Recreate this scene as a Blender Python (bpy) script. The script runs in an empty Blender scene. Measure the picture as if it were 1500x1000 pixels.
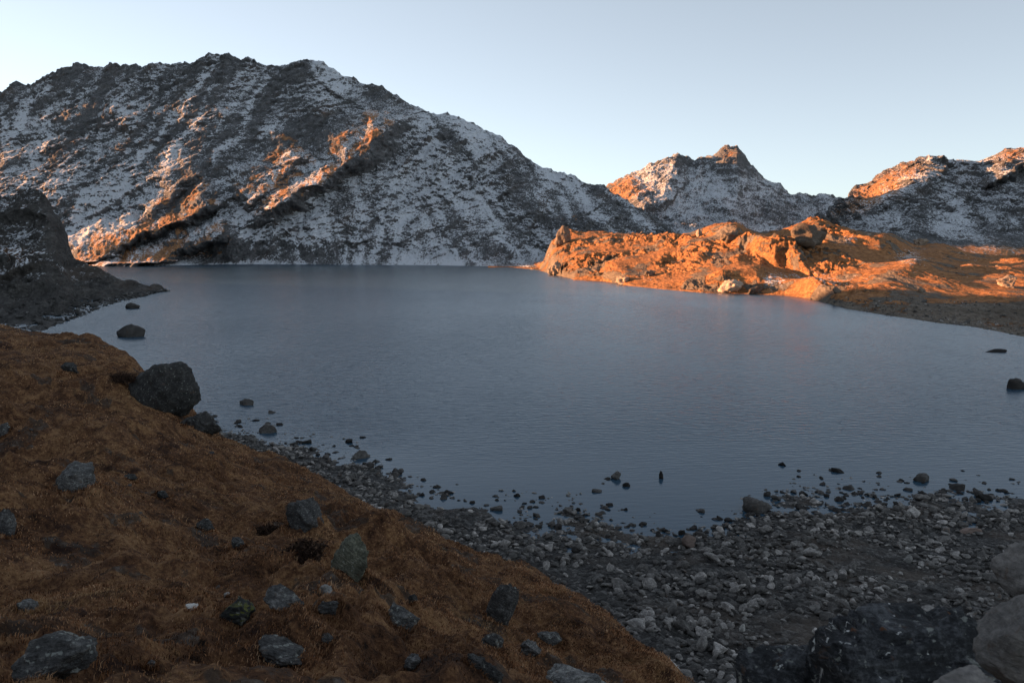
import bpy, math, random
import numpy as np
random.seed(7); RNG = np.random.default_rng(7)
C = bpy.context.scene.collection
# ------------------------------------------------------------------ camera model
F = 1167.0; VH = 355.0; HC = 18.0
P = math.atan((500-VH)/F); CP, SP = math.cos(P), math.sin(P)
AZ, EL = math.radians(16), math.radians(7)      # sun: left, 16 degrees behind the lake; 7 degrees up
SUN = np.array([-math.cos(AZ)*math.cos(EL), math.sin(AZ)*math.cos(EL), math.sin(EL)])

def world(u, v, D):
    u = np.asarray(u, float); v = np.asarray(v, float)
    X = (u-750)/F; Y = (500-v)/F; dy = CP+Y*SP; dz = -SP+Y*CP
    return X/dy*D, D+0*X, HC+dz/dy*D
def dist_z(v, z):
    Y = (500-np.asarray(v, float))/F
    return (z-HC)/((-SP+Y*CP)/(CP+Y*SP))
def project(x, y, z):
    dz = z-HC; dep = np.maximum(y*CP-dz*SP, .05)
    return 750+F*x/dep, 500-F*(y*SP+dz*CP)/dep
# ------------------------------------------------------------------ noise
def _h(i, j, k, s):
    with np.errstate(over='ignore'):
        h = (i.astype(np.uint32)*np.uint32(374761393) + j.astype(np.uint32)*np.uint32(668265263)
             + k.astype(np.uint32)*np.uint32(2147483647//3) + np.uint32((s*974711+13) % 4294967295))
        h = (h ^ (h >> np.uint32(13)))*np.uint32(1274126177)
        h = (h ^ (h >> np.uint32(16)))*np.uint32(2246822519)
        h ^= h >> np.uint32(15)
    return h
def perlin(x, y, s=0):
    xi = np.floor(x).astype(np.int64); yi = np.floor(y).astype(np.int64)
    xf = x-xi; yf = y-yi; zero = np.zeros(1, np.int64)
    def g(a, b):
        an = _h(xi+a, yi+b, zero, s)*(2*math.pi/4294967296.0)
        return np.cos(an)*(xf-a)+np.sin(an)*(yf-b)
    u = xf**3*(xf*(xf*6-15)+10); w = yf**3*(yf*(yf*6-15)+10)
    a = g(0,0)*(1-u)+g(1,0)*u; b = g(0,1)*(1-u)+g(1,1)*u
    return (a*(1-w)+b*w)*1.5
def perlin3(x, y, z, s=0):
    xi = np.floor(x).astype(np.int64); yi = np.floor(y).astype(np.int64); zi = np.floor(z).astype(np.int64)
    xf = x-xi; yf = y-yi; zf = z-zi
    def g(a, b, c):
        h = _h(xi+a, yi+b, zi+c, s)
        gx = ((h & np.uint32(1023)).astype(float)/511.5-1); gy = (((h >> np.uint32(10)) & np.uint32(1023)).astype(float)/511.5-1)
        gz = (((h >> np.uint32(20)) & np.uint32(1023)).astype(float)/511.5-1)
        return gx*(xf-a)+gy*(yf-b)+gz*(zf-c)
    f = lambda t: t**3*(t*(t*6-15)+10)
    u, v, w = f(xf), f(yf), f(zf)
    l = lambda a, b, t: a+(b-a)*t
    return l(l(l(g(0,0,0),g(1,0,0),u), l(g(0,1,0),g(1,1,0),u), v), l(l(g(0,0,1),g(1,0,1),u), l(g(0,1,1),g(1,1,1),u), v), w)
def fbm(x, y, o=5, s=0, gain=.5):
    r = 0; a = 1.0
    for k in range(o):
        r = r+a*perlin(x+17.3*k, y-9.1*k, s+k); x = x*2.03; y = y*2.03; a *= gain
    return r
def ridged(x, y, o=5, s=0, gain=.5):
    r = 0; a = 1.0; w = 1.0
    for k in range(o):
        n = 1-np.abs(perlin(x+7.3*k, y-3.1*k, s+k))*1.6; n = n*n*w
        w = np.clip(n*1.6, 0, 1); r = r+a*n; x = x*2.07; y = y*2.07; a *= gain
    return r
def smooth(a, b, x):
    t = np.clip((x-a)/(b-a), 0, 1); return t*t*(3-2*t)
# ------------------------------------------------------------------ mesh helpers
def mesh_np(name, co, faces, mat=None, smooth_=True, attrs=None):
    me = bpy.data.meshes.new(name); n = faces.shape[1]; nf = len(faces)
    me.vertices.add(len(co)); me.vertices.foreach_set('co', np.ascontiguousarray(co, np.float32).ravel())
    me.loops.add(nf*n); me.loops.foreach_set('vertex_index', np.ascontiguousarray(faces, np.int32).ravel())
    me.polygons.add(nf); me.polygons.foreach_set('loop_start', np.arange(nf, dtype=np.int32)*n)
    if smooth_: me.polygons.foreach_set('use_smooth', np.ones(nf, bool))
    for k, a in (attrs or {}).items():
        at = me.attributes.new(k, 'FLOAT', 'POINT'); at.data.foreach_set('value', np.ascontiguousarray(a, np.float32).ravel())
    me.update(calc_edges=True)
    if mat: me.materials.append(mat)
    return me
def link(name, me, **props):
    o = bpy.data.objects.new(name, me); C.objects.link(o)
    for k, v in props.items(): o[k] = v
    return o
def grid_faces(nr, nc):
    i = np.arange(nr*nc).reshape(nr, nc)
    return np.stack([i[:-1,:-1], i[:-1,1:], i[1:,1:], i[1:,:-1]], -1).reshape(-1, 4)

class Sheet:
    """terrain lofted between contour lines; every line is a list of (x, y, z) world points ordered left to right"""
    def __init__(s, u0, u1, nc, lines, rows):
        t = (np.linspace(u0, u1, nc)-750)/F
        ys, zs = [], []
        for L in lines:
            L = np.array(L); tt = L[:,0]/L[:,1]; o = np.argsort(tt)
            ys.append(np.interp(t, tt[o], L[o,1])); zs.append(np.interp(t, tt[o], L[o,2]))
        Y, Z = [], []
        for i, r in enumerate(rows):
            last = i == len(rows)-1
            f = np.linspace(0, 1, r+1)[:(r+1 if last else r), None]
            Y.append(ys[i]*(1-f)+ys[i+1]*f); Z.append(zs[i]*(1-f)+zs[i+1]*f)
        s.y = np.concatenate(Y); s.z = np.concatenate(Z); s.x = t[None,:]*s.y
        s.nr, s.nc = s.y.shape
        s.row = np.concatenate([i+np.arange(r+(i == len(rows)-1))/r for i, r in enumerate(rows)])[:,None]+0*s.y
        s.at = {}
    def soften(s, n):
        for _ in range(n):
            for a in (s.z, s.y):
                a[1:-1] = (a[:-2]+2*a[1:-1]+a[2:])/4
            s.x = s.x*0+s.y*(s.x/s.y)
    def pull(s, p):                      # move towards the valley side by p metres along the line of sight
        k = 1-p/np.sqrt(s.x**2+s.y**2)
        s.x = s.x*k; s.y = s.y*k; s.z = HC+(s.z-HC)*k
    def uv(s): return project(s.x, s.y, s.z)
    def build(s, name, mat, **props):
        co = np.stack([s.x, s.y, s.z], -1).reshape(-1, 3)
        f = grid_faces(s.nr, s.nc)
        return link(name, mesh_np(name, co, f, mat, True, s.at), **props)
    def hit(s, u, v):
        if not hasattr(s, '_uv'): s._uv = s.uv()
        U, V = s._uv; d2 = (U-u)**2+(V-v)**2
        m = d2 < max(9, d2.min()*1.5+.01)
        r = np.where(m, s.y, 1e9); k = np.unravel_index(np.argmin(r), r.shape)
        return float(s.x[k]), float(s.y[k]), float(s.z[k])
    def height(s, x, y):                 # nearest-column interpolation of the finished sheet
        t = x/y; tc = s.x[s.nr//2]/s.y[s.nr//2]
        j = np.clip(np.searchsorted(tc, t), 0, s.nc-1)
        return np.array([np.interp(yy, s.y[:,jj], s.z[:,jj]) for yy, jj in zip(np.atleast_1d(y), np.atleast_1d(j))])

def ln(pts):                             # (u, v, D) -> world
    return [tuple(float(q) for q in world(u, v, D)) for u, v, D in pts]
def lz(pts):                             # (u, v, z) -> world at height z
    return [tuple(float(q) for q in world(u, v, float(dist_z(v, z)))) for u, v, z in pts]
def off(L, dy, z=None, dz=0):
    r = []
    for x, y, zz in L:
        k = (y+dy)/y; r.append((x*k, y+dy, (zz+dz) if z is None else z))
    return r
def crest(U, V, pts, w_up, w_dn, h):
    """relief of a rib in metres: crest polyline in view angles, gentle flank up-left (w_up), steep flank below (w_dn)"""
    best = np.full(U.shape, 1e9); sg = np.zeros(U.shape); hh = np.zeros(U.shape); n = len(pts)
    for i in range(n-1):
        (ax, ay), (bx, by) = pts[i][:2], pts[i+1][:2]
        dx, dy = bx-ax, by-ay; L2 = dx*dx+dy*dy
        t = np.clip(((U-ax)*dx+(V-ay)*dy)/L2, 0, 1)
        px = U-ax-t*dx; py = V-ay-t*dy; d = np.hypot(px, py); m = d < best
        best = np.where(m, d, best); sg = np.where(m, dx*py-dy*px, sg)
        f = (i+t)/(n-1); hh = np.where(m, np.clip(np.minimum(f, 1-f)*5+.25, 0, 1), hh)
    # points ordered right to left (downhill): sg > 0 is up-left
    w = np.where(sg > 0, w_up, w_dn)
    q = np.clip(1-best/w, 0, 1)
    return h*hh*np.where(sg > 0, q, q*q*(3-2*q))
def blob(U, V, u, v, ru, rv, ang=0):
    c, s_ = math.cos(math.radians(ang)), math.sin(math.radians(ang))
    a = (U-u)*c-(V-v)*s_; b = (U-u)*s_+(V-v)*c       # ang: counter-clockwise as seen
    return np.exp(-((a/ru)**2+(b/rv)**2))
def pick(U, pts):
    a = np.array(pts, float); return np.interp(U, a[:,0], a[:,1])
# ------------------------------------------------------------------ materials
def new_mat(name):
    m = bpy.data.materials.new(name); m.use_nodes = True
    nt = m.node_tree; nt.nodes.clear()
    return m, nt
class N:
    def __init__(s, nt): s.nt = nt
    def __call__(s, typ, inputs=None, **kw):
        n = s.nt.nodes.new(typ)
        for k, v in kw.items(): setattr(n, k, v)
        for k, v in (inputs or {}).items(): s.set(n, k, v)
        return n
    def set(s, n, k, v):
        i = n.inputs[k]
        if isinstance(v, bpy.types.NodeSocket): s.nt.links.new(v, i)
        elif isinstance(v, bpy.types.Node): s.nt.links.new(v.outputs[0], i)
        else:
            if isinstance(v, tuple) and len(v) == 3 and i.type == 'RGBA': v = v+(1,)
            i.default_value = v
    def math(s, op, a, b=0., c=None, clamp=False):
        n = s('ShaderNodeMath', operation=op, use_clamp=clamp); s.set(n, 0, a); s.set(n, 1, b)
        if c is not None: s.set(n, 2, c)
        return n.outputs[0]
    def noise(s, vec, scale, detail=4, rough=.55, out=0, dist=0):
        return s('ShaderNodeTexNoise', {'Vector': vec, 'Scale': scale, 'Detail': detail, 'Roughness': rough, 'Distortion': dist}).outputs[out]
    def ss(s, x, a, b):
        n = s('ShaderNodeMapRange', interpolation_type='SMOOTHSTEP')
        for k, v in (('Value', x), ('From Min', a), ('From Max', b)): s.set(n, k, v)
        return n.outputs[0]
    def mix(s, f, a, b, blend='MIX'):
        n = s('ShaderNodeMix', data_type='RGBA', blend_type=blend)
        s.set(n, 0, f)
        for k, v in ((6, a), (7, b)):
            i = n.inputs[k]
            if isinstance(v, bpy.types.NodeSocket): s.nt.links.new(v, i)
            else: i.default_value = v+(1,) if len(v) == 3 else v
        return n.outputs[2]
    def ramp(s, f, stops):
        n = s('ShaderNodeValToRGB', {'Fac': f}); r = n.color_ramp
        while len(r.elements) < len(stops): r.elements.new(.5)
        for e, (p, c) in zip(r.elements, stops): e.position = p; e.color = c+(1,)
        return n.outputs[0]
    def attr(s, name): return s('ShaderNodeAttribute', attribute_name=name).outputs['Fac']
    def finish(s, col, rough=.9, normal=None, spec=.3):
        b = s('ShaderNodeBsdfPrincipled', {'Base Color': col, 'Roughness': rough, 'Specular IOR Level': spec})
        if normal is not None: s.set(b, 'Normal', normal)
        s('ShaderNodeOutputMaterial', {'Surface': b.outputs[0]})
    def bump(s, h, dist, strength=1., normal=None):
        n = s('ShaderNodeBump', {'Height': h, 'Distance': dist, 'Strength': strength})
        if normal is not None: s.set(n, 'Normal', normal)
        return n.outputs[0]

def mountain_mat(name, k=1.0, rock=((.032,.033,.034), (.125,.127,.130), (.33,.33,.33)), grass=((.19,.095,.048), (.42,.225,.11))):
    """rock, snow caught between the rocks (attribute snow) and dry grass (attribute grass); k = feature scale"""
    m, nt = new_mat(name); n = N(nt)
    g = n('ShaderNodeNewGeometry'); pos = g.outputs['Position']; nz = n('ShaderNodeSeparateXYZ', {0: g.outputs['Normal']}).outputs[2]
    mp = n('ShaderNodeMapping', {'Vector': n('ShaderNodeMapping', {'Vector': pos, 'Rotation': (0, math.radians(34), 0)}).outputs[0], 'Scale': (.75, .28, 1.15)}).outputs[0]
    mq = n('ShaderNodeMapping', {'Vector': pos, 'Scale': (1., .42, 1.25)}).outputs[0]
    a = n.noise(mp, .035*k, 3, .6, dist=.6)
    b = n.noise(mp, .16*k, 5, .62, dist=.4)
    c = n.noise(mq, .72*k, 4, .75)
    vo = n('ShaderNodeTexVoronoi', {'Vector': mp, 'Scale': .42*k, 'Randomness': 1.0}, feature='F1').outputs['Distance']
    sn = n.attr('snow'); gr = n.attr('grass')
    v = n.math('MULTIPLY_ADD', n.math('SUBTRACT', a, .5), .7, sn)
    v = n.math('MULTIPLY_ADD', n.math('SUBTRACT', b, .5), .7, v)
    v = n.math('MULTIPLY_ADD', n.math('SUBTRACT', c, .5), 3.1, v)
    v = n.math('MULTIPLY_ADD', n.math('SUBTRACT', vo, .45), .35, v)
    v = n.math('MULTIPLY_ADD', n.math('SUBTRACT', nz, .76), 1.1, v)
    mask = n.ss(v, .38, .84)
    rk = n.ramp(n.math('MULTIPLY_ADD', c, .6, n.math('MULTIPLY', b, .45)), [(.3, rock[0]), (.52, rock[1]), (.78, rock[2])])
    rk = n.mix(n.ss(a, .52, .72), rk, n.mix(.4, rk, (.12,.08,.052)))
    gc = n.mix(n.ss(n.noise(pos, .35*k, 5, .7), .35, .65), grass[0], grass[1])
    gm = n.ss(n.math('ADD', n.math('MULTIPLY_ADD', n.math('SUBTRACT', b, .5), 1.4, gr), n.math('MULTIPLY_ADD', n.math('SUBTRACT', nz, .7), .9, n.math('MULTIPLY', n.math('SUBTRACT', c, .5), .8))), .42, .6)
    base = n.mix(gm, rk, gc)
    col = n.mix(n.math('MULTIPLY', mask, .93), base, (.76,.79,.83))
    h = n.math('ADD', n.math('MULTIPLY', b, 1.2), n.math('MULTIPLY_ADD', vo, .35, n.math('MULTIPLY', c, .9)))
    h = n.math('MULTIPLY', h, n.math('MULTIPLY_ADD', gm, -.55, 1.0))
    n.finish(col, .9, n.bump(h, 3.2/k, .9), .15)
    return m

def rock_mat(name, dark=(.02,.021,.023), mid=(.07,.071,.072), pale=(.20,.20,.19), sc=3.0, moss=None, bump=.05, lichen=.62, tint=0.0, streak=False):
    m, nt = new_mat(name); n = N(nt)
    co = n('ShaderNodeTexCoord').outputs['Object']
    rnd = n('ShaderNodeObjectInfo').outputs['Random']
    isl = n('ShaderNodeNewGeometry'); r = n.math('FRACT', n.math('ADD', isl.outputs['Random Per Island'], n.math('MULTIPLY', rnd, 7.31)))
    off_ = n('ShaderNodeVectorMath', {0: co, 1: n('ShaderNodeCombineXYZ', {0: n.math('MULTIPLY', rnd, 37.), 1: n.math('MULTIPLY', rnd, 11.)}).outputs[0]}, operation='ADD').outputs[0]
    a = n.noise(off_, sc*.6, 6, .62, dist=.5); b = n.noise(off_, sc*4, 5, .7); st = n('ShaderNodeMapping', {'Vector': off_, 'Rotation': (.5, .3, .2), 'Scale': (1, 1, 5)}).outputs[0]
    c = n.noise(st, sc*1.1, 4, .6)
    f = n.math('MULTIPLY_ADD', b, .45, n.math('MULTIPLY_ADD', c, .3, n.math('MULTIPLY', a, .35)))
    col = n.ramp(f, [(.38, dark), (.55, mid), (.74, pale)])
    tone = n.math('MULTIPLY_ADD', n.math('POWER', r, 2.6), 1.7, .55)
    col = n.mix(1.0, col, n('ShaderNodeCombineColor', {0: n.math('MULTIPLY', tone, 1.0+tint), 1: tone, 2: n.math('MULTIPLY', tone, 1.0-tint*.6)}).outputs[0], 'MULTIPLY')
    col = n.mix(n.math('MULTIPLY', n.ss(n.noise(off_, sc*2.2, 3, .5), lichen, lichen+.06), .75), col, (.30,.31,.28))
    col = n.mix(n.math('MULTIPLY', n.ss(n.noise(off_, sc*1.3, 3, .6, dist=1.), .6, .72), .5), col, (.10,.055,.03))
    if streak:
        sv = n('ShaderNodeMapping', {'Vector': co, 'Scale': (26, 26, 4)}).outputs[0]
        col = n.mix(n.ss(n.math('ADD', n.noise(sv, 1., 2, .6), n.math('MULTIPLY', n('ShaderNodeSeparateXYZ', {0: co}).outputs[0], -.18)), .68, .73), col, (.6,.6,.58))
        col = n.mix(n.ss(n.noise(co, 9., 2, .5), .66, .7), col, (.11,.045,.02))
    if moss:
        up = n('ShaderNodeSeparateXYZ', {0: isl.outputs['Normal']}).outputs[2]
        col = n.mix(n.ss(n.math('ADD', up, n.math('MULTIPLY', n.math('SUBTRACT', a, .5), 2.0)), .45, .75), col, moss)
    h = n.math('MULTIPLY_ADD', b, .35, n.math('MULTIPLY_ADD', c, .5, a))
    n.finish(col, .85, n.bump(h, bump, 1.0), .25)
    return m

def hill_mat():
    m, nt = new_mat('dry_hillside_turf'); n = N(nt)
    g = n('ShaderNodeNewGeometry'); pos = g.outputs['Position']
    a = n.noise(pos, .35, 5, .6, dist=.5); b = n.noise(pos, 2.2, 6, .7, dist=.4); c = n.noise(pos, 14., 4, .7)
    f = n.math('MULTIPLY_ADD', c, .35, n.math('MULTIPLY_ADD', b, .45, n.math('MULTIPLY', a, .25)))
    col = n.ramp(f, [(.40, (.014,.009,.007)), (.51, (.10,.048,.025)), (.60, (.23,.125,.06)), (.72, (.34,.21,.11))])
    d = n.ss(n.noise(pos, .9, 6, .65, dist=.8), .56, .66)
    col = n.mix(n.math('MULTIPLY', d, .8), col, (.022,.012,.010))
    e = n.attr('bare'); em = n.ss(n.math('MULTIPLY_ADD', n.math('SUBTRACT', b, .5), 1.2, e), .45, .6)
    col = n.mix(n.math('MULTIPLY', em, .85), col, n.ramp(n.noise(pos, 5., 5, .7), [(.35, (.018,.013,.011)), (.55, (.055,.042,.034)), (.72, (.15,.14,.13))]))
    n.finish(col, .95, n.bump(n.math('MULTIPLY_ADD', c, .3, b), .12, 1.0), .1)
    return m
def gravel_mat(name, cols, k=1.0, grass=False):
    m, nt = new_mat(name); n = N(nt)
    g = n('ShaderNodeNewGeometry'); pos = g.outputs['Position']
    vo = n('ShaderNodeTexVoronoi', {'Vector': pos, 'Scale': 3.4*k}, feature='F1'); v2 = n('ShaderNodeTexVoronoi', {'Vector': pos, 'Scale': 8.*k}, feature='F1')
    a = n.noise(pos, .12*k, 5, .6); b = n.noise(pos, 9*k, 4, .7)
    cell = n('ShaderNodeSeparateColor', {0: vo.outputs['Color']}).outputs[0]; cell2 = n('ShaderNodeSeparateColor', {0: v2.outputs['Color']}).outputs[1]
    f = n.math('MULTIPLY_ADD', cell, .45, n.math('MULTIPLY_ADD', cell2, .25, n.math('MULTIPLY', b, .3)))
    col = n.ramp(f, [(.2, cols[0]), (.55, cols[1]), (.9, cols[2])])
    col = n.mix(n.ss(a, .5, .62), col, n.mix(.6, col, (.10,.078,.062)))       # silt between the stones
    z = n('ShaderNodeSeparateXYZ', {0: pos}).outputs[2]
    wet = n.ss(n.math('MULTIPLY_ADD', n.math('SUBTRACT', a, .5), .3, z), .16, .0)
    col = n.mix(n.math('MULTIPLY', wet, .55), col, (.018,.017,.017))
    if grass:
        gm = n.ss(n.math('MULTIPLY_ADD', n.math('SUBTRACT', a, .5), 2.2, n.attr('grass')), .45, .6)
        col = n.mix(gm, col, n.ramp(n.noise(pos, 1.0, 5, .7), [(.35, (.06,.028,.014)), (.65, (.17,.08,.035))]))
    h = n.math('MULTIPLY_ADD', b, .2, n.math('ADD', n.math('MULTIPLY', vo.outputs['Distance'], -.8), n.math('MULTIPLY', v2.outputs['Distance'], -.4)))
    n.finish(col, n.math('MULTIPLY_ADD', wet, -.3, .9), n.bump(h, .22/k, 1.0), .25)
    return m
def water_mat():
    m, nt = new_mat('lake_water'); n = N(nt)
    g = n('ShaderNodeNewGeometry'); pos = g.outputs['Position']
    sx = n('ShaderNodeSeparateXYZ', {0: pos}); x, y = sx.outputs[0], sx.outputs[1]
    mp = n('ShaderNodeMapping', {'Vector': pos, 'Rotation': (0, 0, math.radians(-18)), 'Scale': (.62, 1.5, 1)}).outputs[0]
    a = n.noise(mp, 1.15, 3, .55, dist=.6); b = n.noise(mp, 3.4, 3, .6)
    w = n('ShaderNodeTexWave', {'Vector': mp, 'Scale': .34, 'Distortion': 7., 'Detail': 3., 'Detail Scale': 1.6}, bands_direction='Y').outputs['Fac']
    gust = n.ss(n.noise(n('ShaderNodeMapping', {'Vector': pos, 'Scale': (1, .45, 1), 'Rotation': (0, 0, .5)}).outputs[0], .018, 4, .6), .3, .7)
    calm = n.ss(n.math('MULTIPLY_ADD', n.noise(pos, .07, 3, .5), 14., y), 64., 88.)      # lee of the near shore
    amp = n.math('MULTIPLY', n.math('MULTIPLY_ADD', calm, .8, .2), n.math('MULTIPLY_ADD', gust, .55, .62))
    h = n.math('MULTIPLY', n.math('MULTIPLY_ADD', w, .14, n.math('MULTIPLY_ADD', b, .28, a)), amp)
    tilt = n('ShaderNodeCombineXYZ', {0: -.006, 1: n.math('MULTIPLY_ADD', calm, -.055, -.045), 2: 1.0}).outputs[0]     # normals tilted towards the near shore so reflections come from higher sky
    tn = n('ShaderNodeVectorMath', {0: tilt}, operation='NORMALIZE').outputs[0]
    bp = n.bump(h, .085, 1.0, tn)
    b_ = n('ShaderNodeBsdfPrincipled', {'Base Color': (.032,.068,.105), 'Roughness': .13, 'IOR': 1.33, 'Specular IOR Level': .5, 'Normal': bp})
    n('ShaderNodeOutputMaterial', {'Surface': b_.outputs[0]})
    return m
def grass_mat():
    m, nt = new_mat('dry_grass_blades'); n = N(nt)
    pos = n('ShaderNodeNewGeometry').outputs['Position']
    f = n.math('MULTIPLY_ADD', n.attr('tone'), .28, n.math('MULTIPLY', n.noise(pos, .8, 6, .7, dist=.8), .85))
    col = n.ramp(f, [(.38, (.030,.015,.010)), (.49, (.17,.078,.038)), (.61, (.42,.215,.108)), (.76, (.62,.40,.24))])
    big = n.noise(pos, .3, 4, .6, dist=.6)
    col = n.mix(n.math('MULTIPLY', n.ss(big, .54, .68), .45), col, (.50,.36,.19))
    col = n.mix(n.math('MULTIPLY', n.ss(big, .46, .34), .55), col, (.09,.045,.026))
    n.finish(col, .9, None, .1)
    return m

M_main = mountain_mat('mountain_rock_and_snow')
M_peak = mountain_mat('far_peak_rock_and_snow', .8)
M_right = mountain_mat('right_mountain_rock_and_snow', .9)
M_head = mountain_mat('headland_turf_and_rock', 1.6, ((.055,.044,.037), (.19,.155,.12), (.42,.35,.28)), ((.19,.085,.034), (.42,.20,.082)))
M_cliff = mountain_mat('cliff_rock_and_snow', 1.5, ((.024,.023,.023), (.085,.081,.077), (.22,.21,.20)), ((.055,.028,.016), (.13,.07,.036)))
M_hill = hill_mat()
M_beach = gravel_mat('lake_shore_gravel', ((.014,.013,.013), (.050,.047,.044), (.20,.19,.18)), 1.0)
M_stone = rock_mat('shore_stone', (.040,.039,.038), (.125,.121,.115), (.36,.345,.325), 1.6, bump=.04, lichen=.7, tint=.04)
M_stone_wet = rock_mat('wet_stone', (.014,.013,.012), (.036,.033,.031), (.10,.092,.085), 1.6, bump=.04, lichen=.75)
M_bould = rock_mat('lichened_boulder', (.022,.022,.022), (.105,.103,.10), (.36,.35,.33), 7., bump=.07, lichen=.6)
M_bould_d = rock_mat('dark_boulder', (.013,.013,.013), (.052,.051,.050), (.20,.195,.185), 7., bump=.07, lichen=.64)
M_green = rock_mat('green_lichened_slab', (.016,.017,.013), (.058,.06,.045), (.17,.17,.13), 7., bump=.07, lichen=.64)
M_white = rock_mat('pale_quartz_stone', (.12,.12,.115), (.30,.29,.27), (.50,.48,.46), 3.2, bump=.02, lichen=.8)
M_moss = rock_mat('mossy_rock', (.012,.013,.013), (.045,.048,.045), (.16,.16,.15), 4., moss=(.085,.088,.018), bump=.04)
M_pink = rock_mat('pinkish_stone', (.12,.085,.07), (.21,.155,.13), (.32,.25,.22), 2., bump=.02, lichen=.85)
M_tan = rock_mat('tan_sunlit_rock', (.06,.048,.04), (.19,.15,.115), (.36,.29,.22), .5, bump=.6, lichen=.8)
M_near = rock_mat('near_dark_slab', (.010,.010,.011), (.055,.058,.064), (.30,.31,.33), 11., bump=.05, lichen=.62, streak=True)
M_near_p = rock_mat('near_banded_grey_stone', (.10,.095,.09), (.24,.22,.205), (.46,.42,.38), 12., bump=.02, lichen=.8)

# ------------------------------------------------------------------ main mountain
SKY_MAIN = [(-500,60),(-300,85),(-120,110),(0,126),(17,116),(45,120),(63,109),(94,99),(122,94),(157,91),(182,91),(196,88),(206,94),(220,91),(227,97),(245,95),(266,94),
 (290,85),(308,78),(329,76),(353,83),(381,88),(409,95),(430,88),(444,85),(465,84),(482,91),(508,104),(540,121),(557,124),(591,143),(610,151),(634,161),(648,162),(666,166),(690,176),
 (722,193),(764,225),(788,244),(816,258),(841,262),(869,271),(887,272),(901,281),(918,292),(935,300),(954,306),(971,320),(988,337),(1019,343),(1110,352)]
def ridge_D(u): return float(np.interp(u, [-500,0,330,700,880,1000,1110], [1150,1080,1010,960,860,760,700]))
us = [-500,-260,-100,0,50,100,150,200,250,300,330,370,420,470,520,570,620,670,720,770,820,870,920,970,1020,1110]
skyv = lambda u: float(np.interp(u, [p[0] for p in SKY_MAIN], [p[1] for p in SKY_MAIN]))
shore = lz([(-500,384,0),(0,385,0),(150,388,0),(240,389.5,0),(330,386.5,0),(500,387.5,0),(640,388.5,0),(745,391,0),(790,393,0),(860,393,0),(1110,392,0)])
ridge = ln([(u, v, ridge_D(u)) for u, v in SKY_MAIN])
def midline(fr, fv):
    out = []
    for u in us:
        d0 = float(dist_z(388, 0)); d1 = ridge_D(u)
        k = float(np.interp(u, [-260,-100,-20], [.12,.3,1]))
        out.append((u, 386+(skyv(u)-386)*fv*k, d0+(d1-d0)*fr))
    return ln(out)
M = Sheet(-330, 1100, 1400, [off(shore, -40, z=-9), shore, midline(.10, .10), midline(.36, .42), midline(.66, .74), ridge, off(ridge, 30, dz=-24), off(ridge, 260, z=-20)],
          [4, 30, 110, 110, 90, 12, 10])
U, V = M.uv()
M.soften(10)
hf = smooth(1.0, 1.6, M.row)*smooth(7, 5.2, M.row)
big = fbm(M.x/150, M.y/150+.6*M.z/150, 3, 11)
U0, V0 = U, V; U = U+7*fbm(U/38, V/30, 4, 301)+2.5*fbm(U/9, V/9, 2, 305); V = V+6*fbm(U/34+9, V/26, 4, 302)+2*fbm(U/8, V/8, 2, 306)
rib = crest(U, V, [(592,180),(562,196),(540,216),(505,232),(478,252),(448,268),(425,292),(398,312),(362,332)], 58, 28, 52)
rib = np.maximum(rib, crest(U, V, [(452,216),(432,232),(405,268),(372,300),(352,312)], 66, 24, 36))
rib = np.maximum(rib, crest(U, V, [(330,296),(296,300),(270,322),(222,338),(170,356),(118,374),(96,380)], 44, 22, 50))
rib = np.maximum(rib, crest(U, V, [(300,262),(262,268),(240,292),(214,312)], 46, 20, 26))
rib = np.maximum(rib, crest(U, V, [(352,352),(300,348),(262,356),(220,372),(168,381),(120,386)], 27, 22, 46))
rib = np.maximum(rib, crest(U, V, [(436,332),(424,344),(416,354)], 16, 10, 8))
rib = np.maximum(rib, crest(U, V, [(535,348),(518,354),(506,360)], 10, 8, 6))
rib = np.maximum(rib, crest(U, V, [(140,136),(120,160),(84,186),(40,215),(0,240),(-40,262)], 16, 30, 10))
rib = np.maximum(rib, crest(U, V, [(850,322),(826,330),(812,352),(790,372)], 22, 16, 12))
rib = np.maximum(rib, crest(U, V, [(452,92),(470,112),(505,142),(560,170)], 8, 22, 9))
rib = np.maximum(rib, crest(U, V, [(320,78),(302,82),(282,90)], 9, 12, 6))
rib = np.maximum(rib, 22*blob(U, V, 332, 366, 34, 22))
U, V = U0, V0
rib = rib - 10*blob(U, V, 690, 270, 60, 30, -20) + 8*blob(U, V, 610, 330, 55, 14, 15) + 10*blob(U, V, 800, 300, 70, 16, -20)
qa, qc = M.x*.79+M.z*.62, -M.x*.62+M.z*.79       # along and across the dipping strata
wq = 7*fbm(M.x/60, M.z/40, 3, 20)
detail = .6*(ridged(qc/17+wq/17, qa/60, 5, 21)-1.0)+.5*(ridged(M.x/42+wq/12, M.z/95+M.y/260, 6, 22)-1.0)
fine = fbm(M.x/9+M.z/14, M.y/11, 5, 31, .62)
craggy = np.clip(.75+.9*fbm(M.x/120, M.y/120, 2, 77), .25, 1.4)
sk = smooth(4.4, 5.0, M.row)
M.pull(rib)
smoothrib = np.clip(rib/14, 0, 1)
M.z += hf*(8.0*big+1.8*detail*craggy*(1-.5*smoothrib)+1.3*fine*craggy*(1-.35*smoothrib)) + sk*smooth(6.2, 5., M.row)*2.6*np.maximum(fbm(M.x/14, M.y/30, 4, 55, .6), -.5)
M.y -= hf*(6.5*detail*(.35+.65*craggy)*(1-.55*smoothrib)+2.6*fbm(M.x/9+9, M.z/7, 5, 41, .65)*(1-.4*smoothrib))
U, V = M.uv()
sn = np.full(U.shape, .40)
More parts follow.
